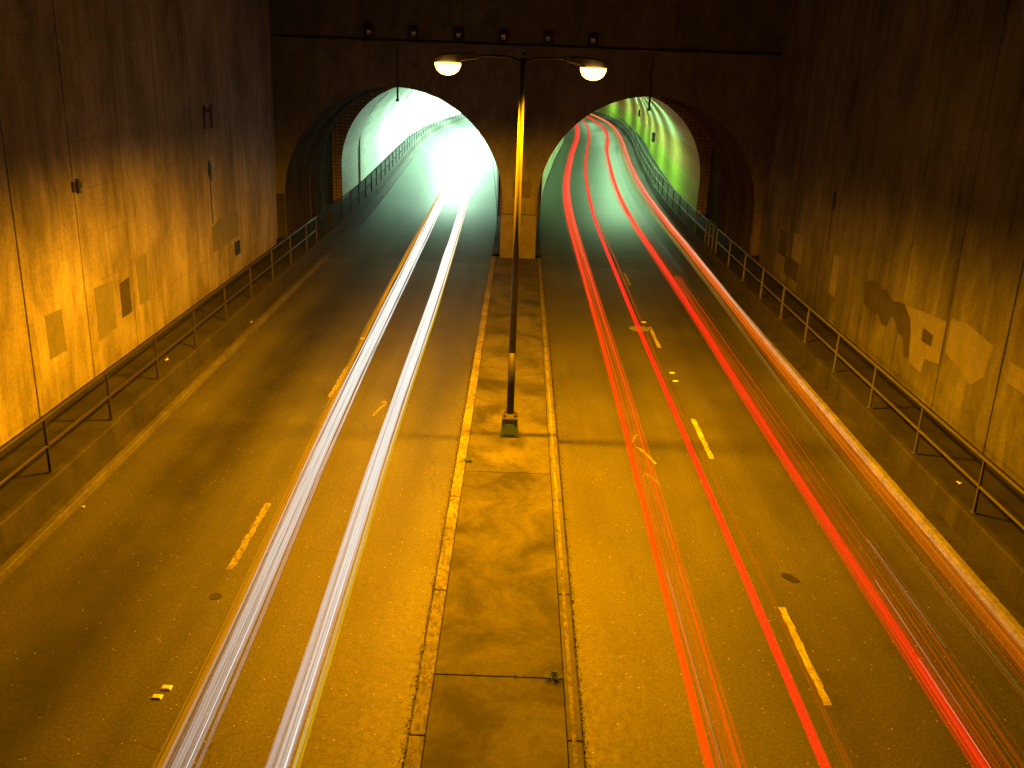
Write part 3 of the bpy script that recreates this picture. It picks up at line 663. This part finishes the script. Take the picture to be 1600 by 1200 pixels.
def trail(lab, pts, z, wd, ht, n, r, mat, group, y0=-4, y1=200, grow=0):
    f = smoothed(pts, 5); b = MB(); rr = random.Random(hash(lab) % 9999 if False else len(lab) * 37 + n)
    ys = frange(y0, min(y1, 60), 1.0) + (frange(61.5, y1, 1.8) if y1 > 62 else [])
    for k in range(n):
        u = (k + .5) / n - .5 if n > 1 else 0
        ox = (rr.gauss(0, wd * .27) if n > 4 else u * wd + rr.uniform(-.3, .3) * wd / n); oz = rr.uniform(-.5, .5) * ht; ph = rr.uniform(0, 6.28); a = rr.uniform(.0, .012)
        ya = y0; yy = ys
        rad = [(r * rr.uniform(.55, 1.35)) * (1 + grow * max(0, y - 30) / 60) for y in yy]; q = rr.uniform(.5, 1.5); rad = [r * q * (1 + grow * max(0, y - 30) / 60) for y in yy]
        b.tube([(f(y) + ox * (1 + grow * max(0, y - 30) / 60) + a * math.sin(y * .5 + ph), y, z + oz + a * math.sin(y * .8 + ph * 2)) for y in yy], rad, 6)
    return tag(b.build('light_trail', mat, origin=(f(y0), y0, 0)), lab, 'light trail', group)
def addoff(T, off): 
    f = interp(T); return [(y, f(y) + off(y)) for y in range(-6, 206, 3)]
WH = mat_trail('headlight_trail_white', (1, .97, .88), [(-5, 0.031), (9, 0.05), (14, 0.112), (20, 0.25), (28, 0.45), (40, 0.625), (60, 0.75), (220, 0.875)], gain=.95, far=1.5)
WHc = mat_trail('headlight_trail_core', (1, 1, .96), [(-5, .5), (9, .5), (16, .5), (28, .6), (60, .8), (220, .9)], noise=.3, gain=.95, far=2)
AM = mat_trail('marker_trail_amber', (1, .36, .004), [(-5, .12), (9, .16), (20, .35), (40, .6), (60, .5), (75, .2), (90, 0), (220, 0)], gain=.75)
YE_ = mat_trail('marker_trail_yellow', (1, .62, .004), [(-5, .16), (9, .22), (20, .3), (40, .6), (50, .7), (56, .3), (70, 0), (220, 0)], gain=.75)
g = 'white headlight trails on the left road'
w1 = [(-6, -3.85), (9.4, -3.9), (12, -3.98), (20, -4.3), (31.5, -4.5), (45, -4.7), (60, -4.95), (85, -5.5), (101, -6.1), (120, -6.4), (141, -5.4), (160, -3.9), (200, -1.5)]
w2 = [(-6, -2.7), (9.5, -2.72), (12, -2.75), (20, -2.95), (31.5, -3.0), (45, -3.2), (60, -3.45), (85, -4.1), (101, -4.7), (120, -5), (141, -4), (160, -2.5), (200, 0)]
trail('broad white headlight trail, left of the pair', w1, .62, .30, .14, 30, .016, WH, g, grow=.4)
trail('broad white headlight trail, right of the pair', w2, .62, .30, .14, 30, .016, WH, g, grow=.4)
trail('thin bright core line inside the left headlight trail', [(y, x + .10) for y, x in w1], .62, .03, .02, 2, .009, WHc, g, grow=1)
trail('thin bright core line inside the right headlight trail', [(y, x + .09) for y, x in w2], .62, .03, .02, 2, .009, WHc, g, grow=1)
trail('amber marker line on the left edge of the left headlight trail', [(y, x - .22 - (.1 if 20 < y < 50 else 0)) for y, x in w1], .66, .15, .05, 9, .011, AM, g, y1=90)
trail('yellow marker line on the right edge of the right headlight trail', [(y, x + .22) for y, x in w2], .6, .11, .05, 8, .011, YE_, g, y1=75)
R1 = mat_trail('tail_trail_red', (1, .035, .001), [(-5, 0.054), (9, 0.072), (20, 0.117), (40, 0.198), (60, 0.42), (220, 0.525)], farcol=(1, .05, .03), gain=1.7, far=1.0)
R2 = mat_trail('tail_trail_orange_red', (1, .06, .002), [(-5, 0.024), (9, 0.032), (20, 0.057), (40, 0.121), (60, 0.297), (220, 0.405)], farcol=(1, .09, .06), gain=1.7, far=1.0)
R3 = mat_trail('tail_trail_deep_red', (1, .018, .004), [(-5, 0.071), (9, 0.102), (20, 0.153), (40, 0.245), (60, 0.476), (220, 0.595)], farcol=(1, .05, .03), gain=1.7, far=1.0)
RK = mat_trail('tail_trail_kerbside', (1, .17, .004), [(-5, 0.022), (9, 0.029), (16, 0.036), (24, 0.058), (40, 0.115), (60, 0.3), (220, 0.36)], farcol=(1, .12, .07), gain=1.7, far=1.0)
RP = mat_trail('tail_trail_pink', (1, .62, .36), [(-5, .01), (9, .015), (18, .04), (30, .16), (45, .4), (60, .5), (220, .5)])
RO_ = mat_trail('tail_trail_soft_orange', (1, .14, .004), [(-5, 0.078), (9, 0.104), (20, 0.13), (40, 0.208), (60, 0.26), (220, 0.39)], gain=.8)
OL = mat_trail('olive_glow', (.75, .6, .08), [(-5, .02), (9, .03), (20, .06), (40, .2), (60, .5), (220, .6)], gain=.5)
HW = mat_trail('hair_white', (1, .75, .45), [(-5, .3), (220, .3)], noise=.95, gain=.9)
g = 'red tail light trails on the right road'
def rt_(lab, T, z, wd, ht, n, r, m, **k): return trail(lab, addoff(T, offR), z, wd, ht, n, r, m, g, **k)
rt_('leftmost red tail light trail on the right road', [(0, 2.6), (12, 2.63), (22, 2.74), (32, 2.74), (50, 2.72), (150, 2.7)], .8, .15, .12, 26, .013, R1, grow=.5)
rt_('second red trail from the left, joined to the leftmost', [(0, 2.98), (13, 2.98), (23, 3.05), (40, 2.98), (60, 2.95), (150, 2.9)], .8, .16, .12, 22, .013, R2, grow=.5)
rt_('faint orange veil between the two leftmost red trails', [(0, 2.8), (50, 2.85), (150, 2.8)], .8, .16, .05, 5, .012, RO_)
rt_('single clean red trail running just left of the white dashes', [(0, 4.1), (12, 4.1), (21, 4.13), (30, 4.1), (50, 4.2), (64, 4.35), (84, 4.2), (150, 4.3)], .8, .13, .12, 26, .013, R3, grow=.4)
rt_('soft orange trail close to the right of the clean red one', [(0, 4.4), (18, 4.38), (23, 4.2), (30, 4.28), (50, 4.42), (150, 4.5)], .8, .07, .05, 3, .014, RO_)
rt_('bold red trail in the middle of the right lane', [(0, 6.05), (13, 6.1), (22, 6.14), (36, 6.3), (55, 6.3), (73, 6.35), (100, 6.2), (131, 6.6), (150, 6)], .8, .24, .14, 26, .012, R3, grow=.4)
rt_('faint orange fan right of the bold red trail', [(0, 6.3), (16, 6.5), (30, 6.5), (38.6, 6.62)], .85, .42, .1, 10, .009, RO_, y1=38.6)
rt_('thin red line starting abruptly beside the bold red trail', [(0, 6.22), (16, 6.36), (30, 6.42), (38.6, 6.58)], .8, .05, .03, 3, .011, R2, y1=38.6)
rt_('thin pink line at the outer edge of the orange fan', [(0, 6.5), (16, 6.72), (30, 6.68), (38.6, 6.72)], .8, .02, .02, 2, .010, R2, y1=38.6)
rt_('red and pink trail closest to the right kerb', [(0, 7.8), (20, 7.8), (30, 7.9), (47, 8.18), (60, 8.25), (90, 8.15), (150, 7.9)], .8, .42, .16, 34, .012, RK, grow=.2)
rt_('pale pink band along the outer side of the kerbside trail', [(0, 7.98), (20, 7.98), (30, 8.06), (47, 8.3), (60, 8.35), (90, 8.2), (150, 7.9)], .8, .1, .1, 5, .015, RP, grow=.2)
rt_('pale yellow line left of the kerbside trail', [(0, 7.3), (14, 7.42), (22, 7.35), (31, 7.62), (47, 7.88), (60, 7.8), (90, 7.7), (150, 7.6)], .8, .14, .06, 8, .008, OL, grow=.8)
rt_('silver hairlines between the bold red and kerbside trails', [(0, 7), (40, 7), (60, 7.05), (90, 7), (150, 7)], .7, .3, .1, 4, .008, mat_trail('silver_hair', (.85, .9, .85), [(-5, 0), (38, 0), (44, .08), (60, .12), (220, .15)], gain=1.2), y0=40)
for xx, ya, yb, lab in ((6.22, 9, 12.2, 'near white hairline in the bold red trail'), (6.36, 11, 14.5, 'middle broken white hairline in the orange fan'), (6.75, 12.5, 16, 'far white hairline right of the orange fan'), (2.78, 9, 14.5, 'white hairline beside the leftmost red trail')):
    rt_(lab, [(0, xx), (60, xx + .06)], .75, .03, .02, 2, .0022, HW, y0=ya, y1=yb)
rt_('wide faint orange sheaf around the leftmost red trails', [(0, 2.8), (12, 2.82), (22, 2.9), (50, 2.85), (150, 2.8)], .78, .5, .2, 16, .006, RO_, grow=.4)
rt_('wide faint orange sheaf around the bold red trail', [(0, 6.15), (13, 6.25), (36, 6.35), (60, 6.35), (150, 6.2)], .78, .6, .2, 20, .006, RO_, grow=.4)
rt_('wide faint orange sheaf beside the kerbside trail', [(0, 7.55), (20, 7.6), (47, 8.0), (60, 8.05), (90, 8), (150, 7.8)], .78, .5, .2, 16, .006, RO_, grow=.4)
